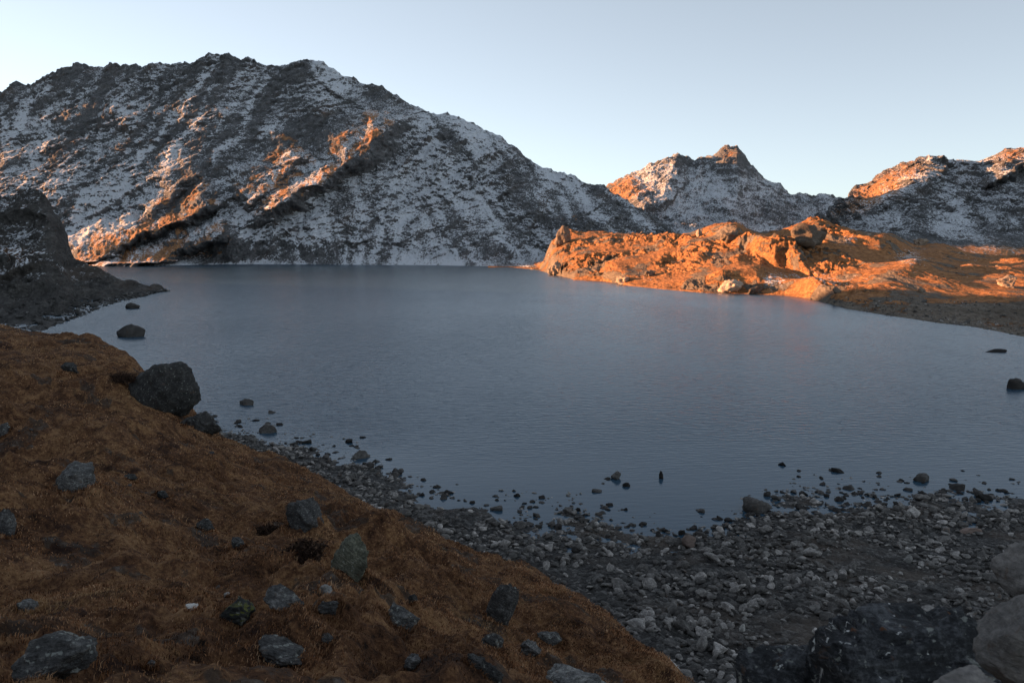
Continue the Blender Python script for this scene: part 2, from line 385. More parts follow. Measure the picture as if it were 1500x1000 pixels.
for b in [(60,270,70,60,0,.22),(150,190,75,30,35,.1),(185,135,20,45,-20,.2),(345,165,18,48,-38,.22),(120,300,50,40,30,.15),(690,270,75,42,-25,.32),(640,225,22,45,35,.22),(720,330,14,40,25,.25),
          (500,120,50,8,-38,.35),(300,372,34,12,0,.25),(530,190,28,8,25,.25),(620,310,60,26,20,.12),(560,340,130,34,0,.08),(745,240,14,40,35,.15),(380,350,30,14,0,.16),(300,330,50,14,20,.1)]:
    sn += b[5]*blob(U, V, *b[:5])
for b in [(110,170,40,16,38,.4),(20,245,55,28,38,.4),(440,170,70,40,-30,.17),(200,100,170,14,2,.28),(20,130,60,16,20,.3),(850,325,130,16,-5,.12),(700,375,90,14,0,.12),(590,225,35,26,0,.25),
          (330,355,34,22,0,.35),(900,330,90,16,0,.1),(540,205,50,14,45,.35),(200,350,110,18,22,.35),(440,285,40,12,42,.25),(240,376,120,9,3,.3),(800,270,80,14,-30,.1),(330,230,100,10,42,.12),(300,130,60,30,0,.08)]:
    sn -= b[5]*blob(U, V, *b[:5])
kk = np.interp(U, [0,420,620,1100], [.62,.5,-.5,-.75])
stq = .85*U+kk*V+10*fbm(U/60, V/60, 3, 331)
sn += .05+.60*fbm(stq/20, V/150+U/300, 4, 332, .5)+.12*fbm(U/90, V/60, 2, 333)-.10*np.clip(detail, -1, 1)
ribn = np.clip(rib/30, 0, 1)
ribg = ribn*np.clip(.75+1.3*fbm(U/22, V/16, 4, 338), 0, 1.3)
M.at['snow'] = sn-.26*ribg*smooth(.1, .5, ribn)
gr = np.zeros(U.shape)
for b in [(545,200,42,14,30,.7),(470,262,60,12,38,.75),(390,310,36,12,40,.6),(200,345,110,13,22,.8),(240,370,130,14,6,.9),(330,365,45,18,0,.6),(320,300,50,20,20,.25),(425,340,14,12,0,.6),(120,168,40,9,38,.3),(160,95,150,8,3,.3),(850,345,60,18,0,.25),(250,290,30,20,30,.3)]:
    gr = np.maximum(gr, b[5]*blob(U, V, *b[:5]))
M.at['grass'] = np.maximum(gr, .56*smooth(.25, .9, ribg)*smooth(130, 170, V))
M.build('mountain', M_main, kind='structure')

# ------------------------------------------------------------------ far middle peak
SKY_P = [(780,330),(850,300),(880,284),(887,272),(907,258),(923,249),(946,240),(965,233),(982,228),(993,221),(1002,226),(1012,230),(1018,233),(1024,227),(1033,233),(1047,226),(1061,216),(1080,211),(1087,216),
 (1094,228),(1100,236),(1111,250),(1125,258),(1142,265),(1158,279),(1190,286),(1209,286),(1228,287),(1260,292),(1340,300)]
rp = ln([(u, v, 1625) for u, v in SKY_P])
uu = np.linspace(780, 1340, 40)
sp = lambda u: float(np.interp(u, [p[0] for p in SKY_P], [p[1] for p in SKY_P]))
Pk = Sheet(790, 1330, 620, [ln([(u, 362, 1130) for u in uu]), ln([(u, 352+(sp(u)-352)*.25, 1270) for u in uu]), ln([(u, 350+(sp(u)-350)*.65, 1440) for u in uu]), rp, off(rp, 60, dz=-25), off(rp, 400, z=-10)], [50, 80, 90, 12, 6])
Pk.soften(6)
U, V = Pk.uv()
U = U+5*fbm(U/25, V/22, 4, 303); V = V+4*fbm(U/25+5, V/22, 4, 304)
rib = crest(U, V, [(993,219),(986,240),(984,262),(972,285),(945,300),(925,312)], 90, 26, 60)
rib = np.maximum(rib, crest(U, V, [(1087,211),(1082,226),(1058,232),(1040,244)], 40, 20, 26))
rib = np.maximum(rib, crest(U, V, [(1200,288),(1160,292),(1120,310)], 30, 26, 14))
hf = smooth(.2, 1.0, Pk.row)*smooth(5, 3.2, Pk.row)
Pk.pull(rib)
Pk.z += hf*(6*fbm(Pk.x/130, Pk.y/130, 3, 61)+4.5*(ridged(Pk.x/70, Pk.y/80+Pk.z/90, 6, 62)-1)+2.0*fbm(Pk.x/13, Pk.y/15, 5, 63, .6))
Pk.y -= hf*(5*(ridged(Pk.x/50+5, Pk.z/60, 5, 64)-1)+2*fbm(Pk.x/14, Pk.z/12, 4, 65))
Pk.z += 3.5*smooth(2.6, 3, Pk.row)*smooth(3.6, 3, Pk.row)*fbm(Pk.x/17, Pk.y*0, 4, 66, .6)
sn = .44+.18*fbm((U*.8-V*.5)/16, V/60, 4, 336)
for b in [(1055,270,60,30,0,.16),(1010,290,60,24,0,.12),(1105,280,40,20,0,.1),(950,265,14,8,0,.3),(968,248,20,12,0,.15)]: sn += b[5]*blob(U, V, *b[:5])
for b in [(915,280,34,26,30,.3),(1075,225,26,14,0,.4),(1015,235,30,10,0,.3),(1075,255,16,22,-20,.2),(1150,315,90,14,0,.14)]: sn -= b[5]*blob(U, V, *b[:5])
Pk.at['snow'] = sn
Pk.at['grass'] = .75*blob(U, V, 915, 280, 50, 30, 30)+.45*blob(U, V, 1075, 222, 24, 12)
Pk.build('peak', M_peak, kind='structure')

# ------------------------------------------------------------------ right mountain
SKY_R = [(1100,345),(1151,338),(1190,318),(1225,300),(1247,284),(1254,279),(1279,263),(1298,247),(1324,234),(1346,222),(1359,221),(1378,225),(1391,230),(1407,228),(1430,231),(1439,233),(1458,226),(1478,212),(1500,211),(1560,200),(1700,190),(1900,170)]
rr = ln([(u, v, float(np.interp(u, [1100,1190,1260,1500,1900], [560,700,1010,1080,1080]))) for u, v in SKY_R])
uu = np.linspace(1100, 1900, 60)
sr = lambda u: float(np.interp(u, [p[0] for p in SKY_R], [p[1] for p in SKY_R]))
fr_ = lambda u: float(np.interp(u, [1100,1200,1300,1900], [362,362,362,385]))
dr_ = lambda u: float(np.interp(u, [1100,1190,1260,1900], [500,540,580,560]))
def rm(f, fv): return ln([(u, fr_(u)+(sr(u)-fr_(u))*fv, dr_(u)+(float(np.interp(u, [1100,1190,1260,1500,1900], [560,700,1010,1080,1080]))-dr_(u))*f) for u in uu])
R = Sheet(1105, 1800, 760, [rm(-.1, -.12), rm(.3, .28), rm(.68, .66), rr, off(rr, 60, dz=-25), off(rr, 400, z=-10)], [60, 90, 90, 12, 6])
R.soften(6)
U, V = R.uv()
U = U+7*fbm(U/30, V/24, 4, 307); V = V+5*fbm(U/30+5, V/24, 4, 308)
rib = crest(U, V, [(1560,236),(1484,257),(1449,270),(1407,274),(1366,266),(1318,278),(1292,292),(1238,304),(1200,322),(1160,340)], 56, 26, 46)
rib = np.maximum(rib, crest(U, V, [(1560,205),(1500,240),(1440,276)], 95, 18, 85))
rib = np.maximum(rib, crest(U, V, [(1392,232),(1384,250),(1372,264)], 110, 16, 46))
rib = np.maximum(rib, 18*blob(U, V, 1450, 330, 40, 30))
hf = smooth(.1, 1.0, R.row)*smooth(5, 3.2, R.row)
R.pull(rib)
R.z += hf*(5*fbm(R.x/110, R.y/110, 3, 71)+2.5*(ridged(R.x/60, R.y/70+R.z/70, 6, 72)-1)+1.6*fbm(R.x/10, R.y/12, 5, 73, .6))
R.y -= hf*(11*(ridged(R.x/48+5+R.z/90, R.z/60, 6, 74)-1)+3.0*fbm(R.x/11, R.z/9, 5, 75, .6))
R.z += 2.4*smooth(2.6, 3, R.row)*smooth(3.6, 3, R.row)*fbm(R.x/14, R.y*0, 4, 76, .6)
U, V = R.uv()
sn = .42+.22*fbm((U*.8-V*.5)/20, V/80, 4, 334)+.1*fbm(U/50, V/40, 2, 335)
for b in [(1385,320,22,34,0,.3),(1440,350,50,18,0,.16),(1400,230,26,12,0,.22),(1335,270,30,8,20,.2),(1280,320,30,14,0,.1),(1430,250,30,10,0,.1),(1440,300,60,40,0,.08)]: sn += b[5]*blob(U, V, *b[:5])
for b in [(1290,270,50,16,38,.3),(1355,310,14,22,-30,.3),(1480,340,50,20,0,.18),(1490,222,40,14,20,.22),(1200,325,40,20,0,.3),(1340,235,40,14,0,.15)]: sn -= b[5]*blob(U, V, *b[:5])
R.at['snow'] = sn-.04-.5*smooth(330, 358, V)
R.at['grass'] = np.maximum(.8*blob(U, V, 1290, 278, 80, 22, 30), np.maximum(.6*blob(U, V, 1490, 225, 50, 14, 15), .8*smooth(356, 372, V)))
R.build('mountain', M_right, kind='structure')

# ------------------------------------------------------------------ headland in the evening sun
SH_N = [(700,393),(745,391),(790,396),(806,401),(842,410),(884,412),(924,419),(974,424),(1030,429),(1086,430),(1150,433),(1177,436),(1238,452),(1298,462),(1372,473),(1420,478),(1468,487),(1500,494),(1600,522),(1750,570),(1950,640)]
TOP_N = [(700,388,640),(745,391,640),(776,390,600),(796,384,585),(808,352,580),(831,347,570),(862,341,560),(918,342,540),(988,343,500),(1019,337,480),(1052,334,460),(1077,330,440),(1094,337,440),(1142,339,440),(1200,340,440),(1300,352,430),(1400,370,420),(1500,377,400),(1650,385,380),(1950,400,330)]
shn = lz([(u, v, 0) for u, v in SH_N]); top = ln(TOP_N)
def nl(f, fz):
    out = []
    for u in np.linspace(700, 1950, 70):
        i = [float(np.interp(u, [p[0] for p in SH_N], [p[1] for p in SH_N]))]
        y0 = float(dist_z(i[0], 0)); tv, tD = (float(np.interp(u, [p[0] for p in TOP_N], [p[k] for p in TOP_N])) for k in (1, 2))
        x1, y1, z1 = world(u, tv, tD)
        y = y0+(tD-y0)*f; t = (u-750)/F
        out.append((t*y*1.0, y, float(z1)*fz))
    return out
Nn = Sheet(715, 1800, 1200, [off(shn, -25, z=-4), shn, nl(.06, .11), nl(.3, .42), nl(.65, .75), top, off(top, 40, dz=-5), off(top, 330, z=-6)], [5, 40, 100, 100, 90, 12, 6])
Nn.soften(5)
U, V = Nn.uv()
low = smooth(1150, 1350, U)                            # the right part is a low flat shore
hf = smooth(1.0, 1.3, Nn.row)
edge = smooth(1.0, 1.5, Nn.row)*smooth(2.6, 1.6, Nn.row)*(1-smooth(1120, 1200, U))
hum = np.zeros(U.shape)
hum += crest(U+6*fbm(U/30, V/14, 3, 310), V+3*fbm(U/30, V/14, 3, 311), [(1075,352),(1110,368),(1150,380),(1185,392)][::-1], 16, 9, 6.5)
hum -= 4.5*blob(U, V, 1230, 402, 60, 12)+4*blob(U, V, 1290, 372, 40, 9)
for (u, v, ru, rv, h) in [(1192,338,40,16,7),(1070,342,26,9,4),(830,345,16,12,5),(1300,360,30,10,5.5),(1395,360,30,12,6),(900,400,30,10,2.0),(1110,405,34,12,3.6),(1055,412,20,10,2.6),(1180,420,30,9,1.6),
        (950,355,60,7,2),(870,380,40,12,2.4),(1480,400,40,7,2.6),(1420,398,24,7,2.4),(1150,370,40,8,2.5),(985,352,30,6,2.4),(1250,352,30,8,3),(820,380,18,16,3),(1340,395,30,6,2),(1230,405,40,8,1.2)]:
    hum += h*blob(U, V, u, v, ru, rv)
Nn.z += hf*hum
cr = np.clip(.5+1.0*fbm(Nn.x/35, Nn.y/50, 3, 81), .1, 1.4)*(1-.72*low)
Nn.z += hf*(2.3*cr*(ridged(Nn.x/17+Nn.y/60, Nn.y/42, 6, 82, .58)-.95)*(.6+edge)+1.3*cr*fbm(Nn.x/4, Nn.y/11, 5, 83, .62)+2.0*fbm(Nn.x/38, Nn.y/60, 3, 84)) * smooth(1.0, 1.8, Nn.row)
Nn.z = np.where((Nn.row > 1.1) & (Nn.row < 6), np.maximum(Nn.z, .05+.1*(Nn.row-1)), Nn.z)
Nn.y -= hf*cr*2.4*fbm(Nn.x/7, Nn.z/3, 5, 85)*(1-.6*low)
U, V = Nn.uv()
Nn.at['snow'] = -.35+.62*blob(U, V, 1130, 412, 22, 12)+.5*blob(U, V, 1210, 408, 60, 14)+.6*blob(U, V, 1330, 375, 30, 12)+.6*blob(U, V, 785, 380, 24, 10)+.4*blob(U, V, 950, 405, 14, 8)+.6*blob(U, V, 1245, 350, 14, 8)
bare = .40*edge+.7*smooth(.05, .4, fbm(Nn.x/16, Nn.y/26, 4, 86))+.5*blob(U, V, 1190, 335, 28, 16)+.5*blob(U, V, 1070, 340, 16, 6)+.4*blob(U, V, 830, 350, 18, 20)+.3*blob(U, V, 820, 390, 18, 22)
dk = smooth(-2, 6, V-np.interp(U, [1150,1200,1300,1400,1500,1700], [432,437,441,441,438,430]))   # stony strip along the water
Nn.at['grass'] = .86-bare-.75*dk*smooth(1150, 1200, U)
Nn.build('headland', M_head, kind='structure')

# ------------------------------------------------------------------ unseen ridges added beside the view, crests shaped to cast shade
def shade_ridge(pts, w0, w1, seed):
    """an added shade-casting ridge along (x, y, crest height) points; w0/w1 = half widths"""
    pts = np.array(pts, float); n = 160; s = np.linspace(0, len(pts)-1, n)
    X = np.interp(s, range(len(pts)), pts[:,0]); Y = np.interp(s, range(len(pts)), pts[:,1]); H = np.interp(s, range(len(pts)), pts[:,2])
    tx = np.gradient(X); ty = np.gradient(Y); L = np.hypot(tx, ty); nx, ny = -ty/L, tx/L
    q = np.linspace(-1, 1, 61)
    w = np.where(q < 0, w0, w1)
    x = X[:,None]+nx[:,None]*q*w; y = Y[:,None]+ny[:,None]*q*w
    z = H[:,None]*(1-np.abs(q)**1.1)-6*np.abs(q)
    k = (1-np.abs(q))[None,:]
    z = z+(3*fbm(x/90, y/90, 5, seed))*np.minimum(k*3, 1)*np.minimum(H/60, 1)[:,None]
    co = np.stack([x, y, z], -1).reshape(-1, 3); a = np.zeros(len(co))
    return co, grid_faces(n, 61), {'snow': a+.42, 'grass': a+.1}
TA = math.tan(AZ)
sil = [(-700,150),(-500,200),(100,225),(190,160),(230,104),(250,90),(262,85),(275,78),(290,64),(308,48),(330,20)]  # off-frame crest profile fitted to the shadow edge on the headland
co, f, at = shade_ridge([(-500, a+500*TA, h) for a, h in sil], 150, 150, 5)
link('ridge', mesh_np('ridge', co, f, M_cliff, True, at), kind='structure')
sil = [(700,40),(728,90),(738,150),(748,196),(770,196),(798,196),(812,240),(828,300),(900,320),(960,300),(1000,200)]  # off-frame crest profile fitted to shade the upper slope, spurs left clear
co, f, at = shade_ridge([(-820, a+820*TA, h) for a, h in sil], 200, 60, 8)
link('ridge', mesh_np('ridge', co, f, M_cliff, True, at), kind='structure')

# ------------------------------------------------------------------ dark cliff on the left shore
SK_C = [(-400,200),(-200,240),(-60,270),(0,276),(26,271),(47,276),(66,290),(82,306),(88,322),(92,345),(103,370),(120,382),(142,392),(165,402),(181,408),(210,413),(232,411),(240,417),(246,426)]
SH_C = [(-400,560),(-100,515),(0,497),(60,487),(99,470),(129,461),(146,451),(181,441),(215,433),(235,427),(247,427)]
skc = ln([(u, v, float(np.interp(u, [-400,0,80,181,215,247], [310,300,292,286,291,296]))) for u, v in SK_C])
def cshore(f, fv, dz=0):
    out = []
    for u in np.linspace(-400, 247, 50):
        v0 = float(np.interp(u, [p[0] for p in SH_C], [p[1] for p in SH_C])); v1 = float(np.interp(u, [p[0] for p in SK_C], [p[1] for p in SK_C]))
        D0 = float(dist_z(v0, 0)); D1 = float(np.interp(u, [-400,0,80,181,215,247], [310,300,292,286,291,296]))
        out.append((u, v0+(v1-v0)*fv, D0+(D1-D0)*f))
    return ln(out)
shc = lz([(u, v, 0) for u, v in SH_C])
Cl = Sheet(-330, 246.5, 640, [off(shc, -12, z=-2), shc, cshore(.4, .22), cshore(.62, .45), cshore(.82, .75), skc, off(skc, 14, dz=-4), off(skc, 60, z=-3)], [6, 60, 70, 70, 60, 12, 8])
Cl.soften(4)
U, V = Cl.uv()
hf = smooth(1.0, 1.8, Cl.row)*smooth(7, 5.5, Cl.row); amp = np.interp(U, [0,90,140,246], [1, 1, .6, .45])
Cl.pull(hf*(8*blob(U, V, 70, 320, 18, 40)+6*blob(U, V, 30, 300, 40, 14)+5*blob(U, V, 70, 390, 60, 14)-5*blob(U, V, 45, 345, 12, 20)))
Cl.z += hf*amp*(3.0*(ridged(Cl.x/22, Cl.y/26+Cl.z/22, 6, 91)-1)+1.0*fbm(Cl.x/4, Cl.y/5, 5, 92, .62))
Cl.y -= hf*amp*(2.5*(ridged(Cl.x/16+3, Cl.z/14, 5, 93)-1)+.7*fbm(Cl.x/3, Cl.z/3, 4, 94))
Cl.z += .35*np.minimum(smooth(.8, 1.2, Cl.row), smooth(2.6, 2.0, Cl.row))*fbm(Cl.x/3, Cl.y/5, 4, 95)
U, V = Cl.uv()
Cl.at['snow'] = .26+.16*blob(U, V, 30, 350, 45, 50)-.5*smooth(395, 430, V)-.35*blob(U, V, 75, 310, 16, 50)-.3*smooth(110, 150, U)
Cl.at['grass'] = .55*blob(U, V, 30, 375, 50, 22)+.4*blob(U, V, 20, 300, 30, 12)
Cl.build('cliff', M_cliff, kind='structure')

# ------------------------------------------------------------------ near grassy hillside
EDGE = [(-500,400,70),(-200,440,55),(0,470,45),(60,480,44),(120,492,42),(180,512,40),(215,545,38),(262,592,34),(330,637,31),(380,660,29.5),(440,686,28),(500,712,26.5),(560,744,25),(630,776,23.6),(700,806,22),(780,838,20.5),(860,876,19),(900,903,18),(940,940,17),(1010,1003,15),(1100,1080,12.5),(1300,1250,9),(1600,1450,6.5),(2300,1800,5)]
NEAR = [(-500,1010,6),(0,1005,6),(500,1005,7.2),(700,1025,8.3),(900,1080,9),(1010,1150,8.6),(1200,1300,6.8),(1500,1500,5),(2300,1900,3.8)]
def hl(f):
    out = []
    for u in list(np.linspace(-500, 1000, 60))+[1100,1300,1600,2300]:
        e = [float(np.interp(u, [p[0] for p in EDGE], [p[k] for p in EDGE])) for k in (1, 2)]
        a = [float(np.interp(u, [p[0] for p in NEAR], [p[k] for p in NEAR])) for k in (1, 2)]
        out.append((u, a[0]+(e[0]-a[0])*f, math.exp(math.log(a[1])*(1-f)+math.log(e[1])*f)))
    return ln(out)
edge_l = hl(1.0)
hillbase = [(x*1.0, y, z) for x, y, z in [(-9,.9*2,16.2),(0,1.8,16.1),(9,1.8,16.0)]]
G = Sheet(-480, 2200, 1700, [[(-1.9,1.2,16.25),(0,1.2,16.2),(1.9,1.2,16.1)], hl(0), hl(.33), hl(.66), edge_l,
    [(x*(y+3)/y, y+3, z-2.2) for x, y, z in edge_l], [(x*(y+20)/y, y+20, -3.) for x, y, z in edge_l]], [40, 170, 170, 170, 30, 16])
G.soften(12)
U, V = G.uv()
hf = smooth(.1, .8, G.row)*smooth(5.6, 4.6, G.row)
lump = fbm(G.x/5, G.y/6, 4, 101); tus = fbm(G.x/1.3, G.y/1.5, 4, 102, .55); bl = fbm(G.x/.45, G.y/.45, 3, 103)
# shallow terraces running down to the right
ter = np.sin((G.x*.35-G.y*.9+1.5*lump)*1.1)*.5
G.z += hf*(1-.5*smooth(3.3, 3.9, G.row))*np.minimum(1, G.y/14+.35)*(.60*lump+.27*tus*(.6+.8*smooth(-.2, .4, lump))+.07*bl+.20*ter*smooth(.2, -.2, fbm(G.x/8, G.y/8, 2, 104)))
bare = np.zeros(U.shape)
for b in [(300,770,60,16,-30,.75),(350,800,30,12,-30,.8),(100,700,20,20,0,0),(190,715,40,10,-20,.45),(460,880,60,14,-10,.6),(340,865,40,8,-20,.5),(560,905,60,14,-20,.45),(700,960,90,14,-10,.5),(130,570,30,10,-35,.6),(60,610,40,8,-20,.4),(240,720,40,10,0,.4),(820,950,70,12,-10,.45),(260,830,60,10,-15,.4),(630,660,0.1,.1,0,0)]:
    if b[5]: bare = np.maximum(bare, b[5]*blob(U, V, *b[:5]))
bare = np.maximum(bare, smooth(4.15, 4.6, G.row)*.6)
bare = np.maximum(bare, .56*smooth(.14, .55, fbm(G.x/2.0+G.y/4, G.y/1.7, 4, 105)))
G.at['bare'] = bare
G.build('grassy_hillside', M_hill, kind='structure')
BARE = bare

# ------------------------------------------------------------------ stony shore and lake bed
SH_B = [(-300,430),(0,470),(140,520),(250,590),(330,640),(400,655),(470,672),(545,700),(600,728),(640,745),(700,752),(780,765),(860,778),(930,792),(1000,800),(1060,790),(1100,762),(1160,742),(1240,733),(1330,738),(1420,748),(1500,752),(1650,745),(1900,720),(2300,700)]
shb = lz([(u, v, 0) for u, v in SH_B])
B = Sheet(150, 2200, 1100, [[(-4,10,3.6),(0,12,3.4),(22,12,3.2)], lz([(u, max(v+90, 960), .85) for u, v in SH_B]), shb, off(shb, 13, z=-.22), off(shb, 34, z=-1.3), off(shb, 120, z=-8)], [30, 260, 120, 20, 8])
B.soften(8)
hf = smooth(0, .6, B.row)*smooth(4.2, 3., B.row)
B.z += hf*(1-.6*smooth(1.9, 2.4, B.row))*(.20*fbm(B.x/7, B.y/5, 3, 111)+.12*fbm(B.x/1.9, B.y/1.7, 4, 112)+.03*fbm(B.x/.4, B.y/.4, 2, 113))
B.build('stony_shore', M_beach, kind='structure')

# ------------------------------------------------------------------ lake
lake = mesh_np('lake', np.array([(-900,8,0),(900,8,0),(900,1000,0),(-900,1000,0)], float), np.array([[0,1,2,3]]), water_mat(), False)
link('lake', lake, kind='structure')
# broad ground far below everything, out to the horizon
M_gnd = gravel_mat('valley_ground', ((.04,.035,.03), (.08,.065,.05), (.14,.12,.10)), .05)
g_ = mesh_np('ground', np.array([(-9000,-9000,-12),(9000,-9000,-12),(9000,12000,-12),(-9000,12000,-12)], float), np.array([[0,1,2,3]]), M_gnd, False)
link('ground', g_, kind='structure')

# ------------------------------------------------------------------ rocks
def ico(sub):
    import bmesh
    bm = bmesh.new(); bmesh.ops.create_icosphere(bm, subdivisions=sub, radius=1)
    v = np.array([q.co[:] for q in bm.verts]); f = np.array([[q.index for q in p.verts] for p in bm.faces]); bm.free()
    return v, f
ICO = {s: ico(s) for s in (1, 2, 3, 4, 5)}
def rock_shape(sub, seed, dims=(1, .8, .6), cuts=9, rough=.20, detail=.06, lo=.42, boxy=0.):
    r = np.random.default_rng(seed); v, f = ICO[sub]; v = v.copy()
    o = r.uniform(0, 50, 3)
    if boxy: v = np.sign(v)*np.abs(v)**(1-boxy); v /= np.abs(v).max()*1.1
    v *= (1+.42*perlin3(v[:,0]*1.1+o[0], v[:,1]*1.1+o[1], v[:,2]*1.1+o[2], seed))[:,None]
    for _ in range(cuts):
        n = r.normal(size=3); n /= np.linalg.norm(n); d = r.uniform(lo, .9)
        v -= np.maximum(v@n-d, 0)[:,None]*n*.94
    if sub >= 3:
        nn = v/np.linalg.norm(v, axis=1)[:,None]
        v += nn*(rough*perlin3(v[:,0]*2.6+o[1], v[:,1]*2.6, v[:,2]*3.4+o[0], seed+1)+detail*1.6*perlin3(v[:,0]*7+o[2], v[:,1]*7, v[:,2]*8, seed+2)+detail*.8*perlin3(v[:,0]*16, v[:,1]*16+o[2], v[:,2]*18, seed+3))[:,None]
    v /= np.abs(v).max(0)
    return v*np.array(dims), f
def make_rock(name, seed, dims, mat, sub=4, cuts=9, **kw):
    v, f = rock_shape(sub, seed, dims, cuts+4, **kw)
    return mesh_np(name, v, f, mat, sub >= 4)
PX = lambda D: D/F
taken = []
def place(sheet, u, v, w, h, label, mat, seed, rotz=0., tilt=(0, 0), depth=.8, sub=5, name='boulder', cat='boulder', cuts=9, sink=.62, group=None, lo=.40, xyz=None, rough=.2):
    """a rock w x h (as seen, in picture units) standing at (u, v): v is its foot"""
    x, y, z = xyz or sheet.hit(u, v)
    d = math.sqrt(x*x+y*y+(HC-z)**2); W = w*PX(d)/2; Hh = h*PX(d)
    dims = (W, W*depth, Hh/2*(1+sink))
    me = make_rock(name, seed, dims, mat, sub, cuts, lo=lo, rough=rough)
    o = link(name, me, label=label, category=cat)
    o.location = (x, y+W*depth*.6, z+Hh/2*(1-sink)); o.rotation_euler = (math.radians(tilt[0]), math.radians(tilt[1]), rotz)
    if group: o['group'] = group
    if sheet is not None and y < 60: taken.append((x, y, W))
    return o
H = [ # u, foot v, w, h, label, material, seed, tilt, depth, cuts
 (102,716,82,52,'light grey lichened boulder with a split top, high on the brown slope',M_bould,3,(0,8),.8,8),
 (6,782,30,42,'dark grey boulder cut by the left edge of the slope',M_bould_d,4,(0,0),.8,9),
 (-2,640,24,22,'small grey rock at the left edge, above the other edge boulder',M_bould,5,(0,0),.8,9),
 (230,596,112,84,'largest smooth dark boulder, standing on the slope edge over the lake',M_bould_d,107,(0,40),.9,-1),
 (292,628,66,44,'low dark rock ledge just below the big dark boulder at the water edge',M_bould_d,8,(0,30),.9,8),
 (446,776,78,48,'dark boulder with pale lichen, left of the pointed green-grey slab',M_bould_d,9,(0,14),.8,8),
 (510,836,66,72,'pointed green-grey slab leaning down the slope',M_green,10,(0,34),.5,7),
 (734,908,48,68,'rounded dark boulder standing alone in the brown grass near the beach',M_bould_d,11,(0,22),.8,5),
 (343,908,70,34,'low rock topped with yellow-green moss',M_moss,12,(0,-8),.9,8),
 (414,888,66,30,'flat dark rock lying right of the mossy rock',M_bould_d,13,(0,12),.8,8),
 (478,866,26,18,'white quartz stone, brightest on the slope',M_white,14,(0,5),.8,9),
 (482,893,40,15,'thin dark flat rock below the white quartz stone',M_bould_d,15,(0,-6),.9,9),
 (332,872,12,9,'small white stone above the mossy rock',M_white,16,(0,20),.7,9),
 (281,890,20,9,'small flat pale stone left of the mossy rock',M_white,17,(0,0),.8,9),
 (586,916,70,36,'grey blocky rock with a pale corner, right of the pointed slab',M_bould,18,(0,16),.7,11),
 (414,968,104,28,'long flat grey rock low in the middle of the slope',M_bould,19,(0,3),.8,9),
 (64,1004,136,58,'large dark rock with a whitish top in the bottom left corner',M_bould,20,(0,-12),.7,8),
 (222,980,18,14,'small pale rounded stone right of the bottom left rock',M_bould,21,(0,0),.8,9),
 (480,940,22,16,'small grey stone by itself between the long flat rock and the blocky rock',M_bould,22,(0,12),.8,9),
 (607,978,34,26,'dark knobbly rock right of the long flat rock',M_bould_d,23,(0,0),.8,11),
 (712,998,54,30,'dark rounded rock at the bottom edge, left of the wide flat rock',M_bould_d,24,(0,0),.8,7),
 (700,972,44,14,'flat dark rock just above the rounded rock at the bottom edge',M_bould_d,25,(0,0),.8,9),
 (722,946,40,22,'grey flat rock, left one of the pair below the lone rounded boulder',M_bould,26,(0,6),.8,9),
 (774,955,46,22,'dark flat rock, right one of the pair below the lone rounded boulder',M_bould_d,27,(0,3),.8,9),
 (804,938,50,13,'thin grey slab above the pair of flat rocks',M_bould,28,(0,-3),.8,9),
 (842,1012,110,22,'wide flat grey rock at the bottom edge near the beach',M_bould,29,(0,-2),.8,9),
 (38,893,38,13,'thin grey rock lying in the grass at the far left',M_bould,30,(0,4),.8,9),
 (604,880,22,13,'small dark stone in the grass above the blocky rock',M_bould_d,31,(0,4),.8,9),
 (345,800,26,16,'grey stone in the bare patch on the middle of the slope, lower one of two',M_bould,32,(0,24),.8,9),
 (300,772,30,14,'dark stone in the bare patch on the middle of the slope, upper one of two',M_bould_d,33,(0,24),.8,9),
 (235,728,26,12,'small dark stone high on the slope right of the split boulder',M_bould_d,34,(0,10),.8,9),
 (186,698,24,8,'thin flat stone beside the split boulder',M_bould_d,35,(0,10),.8,9),
 (100,543,36,12,'dark rock flush with the turf high on the far slope',M_bould_d,36,(0,25),.8,9),
]
for q in H:
    place(G, q[0], q[1], q[2]*.84, q[3]*.8, q[4], q[5], q[6], rotz=random.uniform(-.4, .4), tilt=q[7], depth=q[8], cuts=q[9], lo=.72 if q[6] in (107, 11, 10) else .4, rough=.08 if q[6] == 107 else .2, cat='boulder' if q[2] > 40 else 'stone', name='boulder' if q[2] > 40 else 'stone')
# protos for repeated stones
def protos(name, mat, n, sub, seed, flat=(.32, .6)):
    r = np.random.default_rng(seed)
    return [make_rock(name, seed+i, (1, r.uniform(.6, .95), r.uniform(*flat)), mat, sub, 9) for i in range(n)]
def copies(protos_, name, label, cat, group, pts, sink=.2, tilt=.35):
    base = link(name, protos_[0]); first = True
    for i, (x, y, z, s) in enumerate(pts):
        o = base if first else base.copy()
        if not first: C.objects.link(o)
        first = False
        o.data = protos_[i % len(protos_)]
        o['label'] = label; o['category'] = cat; o['group'] = group
        o.location = (x, y, z+s*.35-s*sink); o.scale = (s, s, s)
        o.rotation_euler = (random.gauss(0, tilt), random.gauss(0, tilt), random.uniform(0, 6.3))
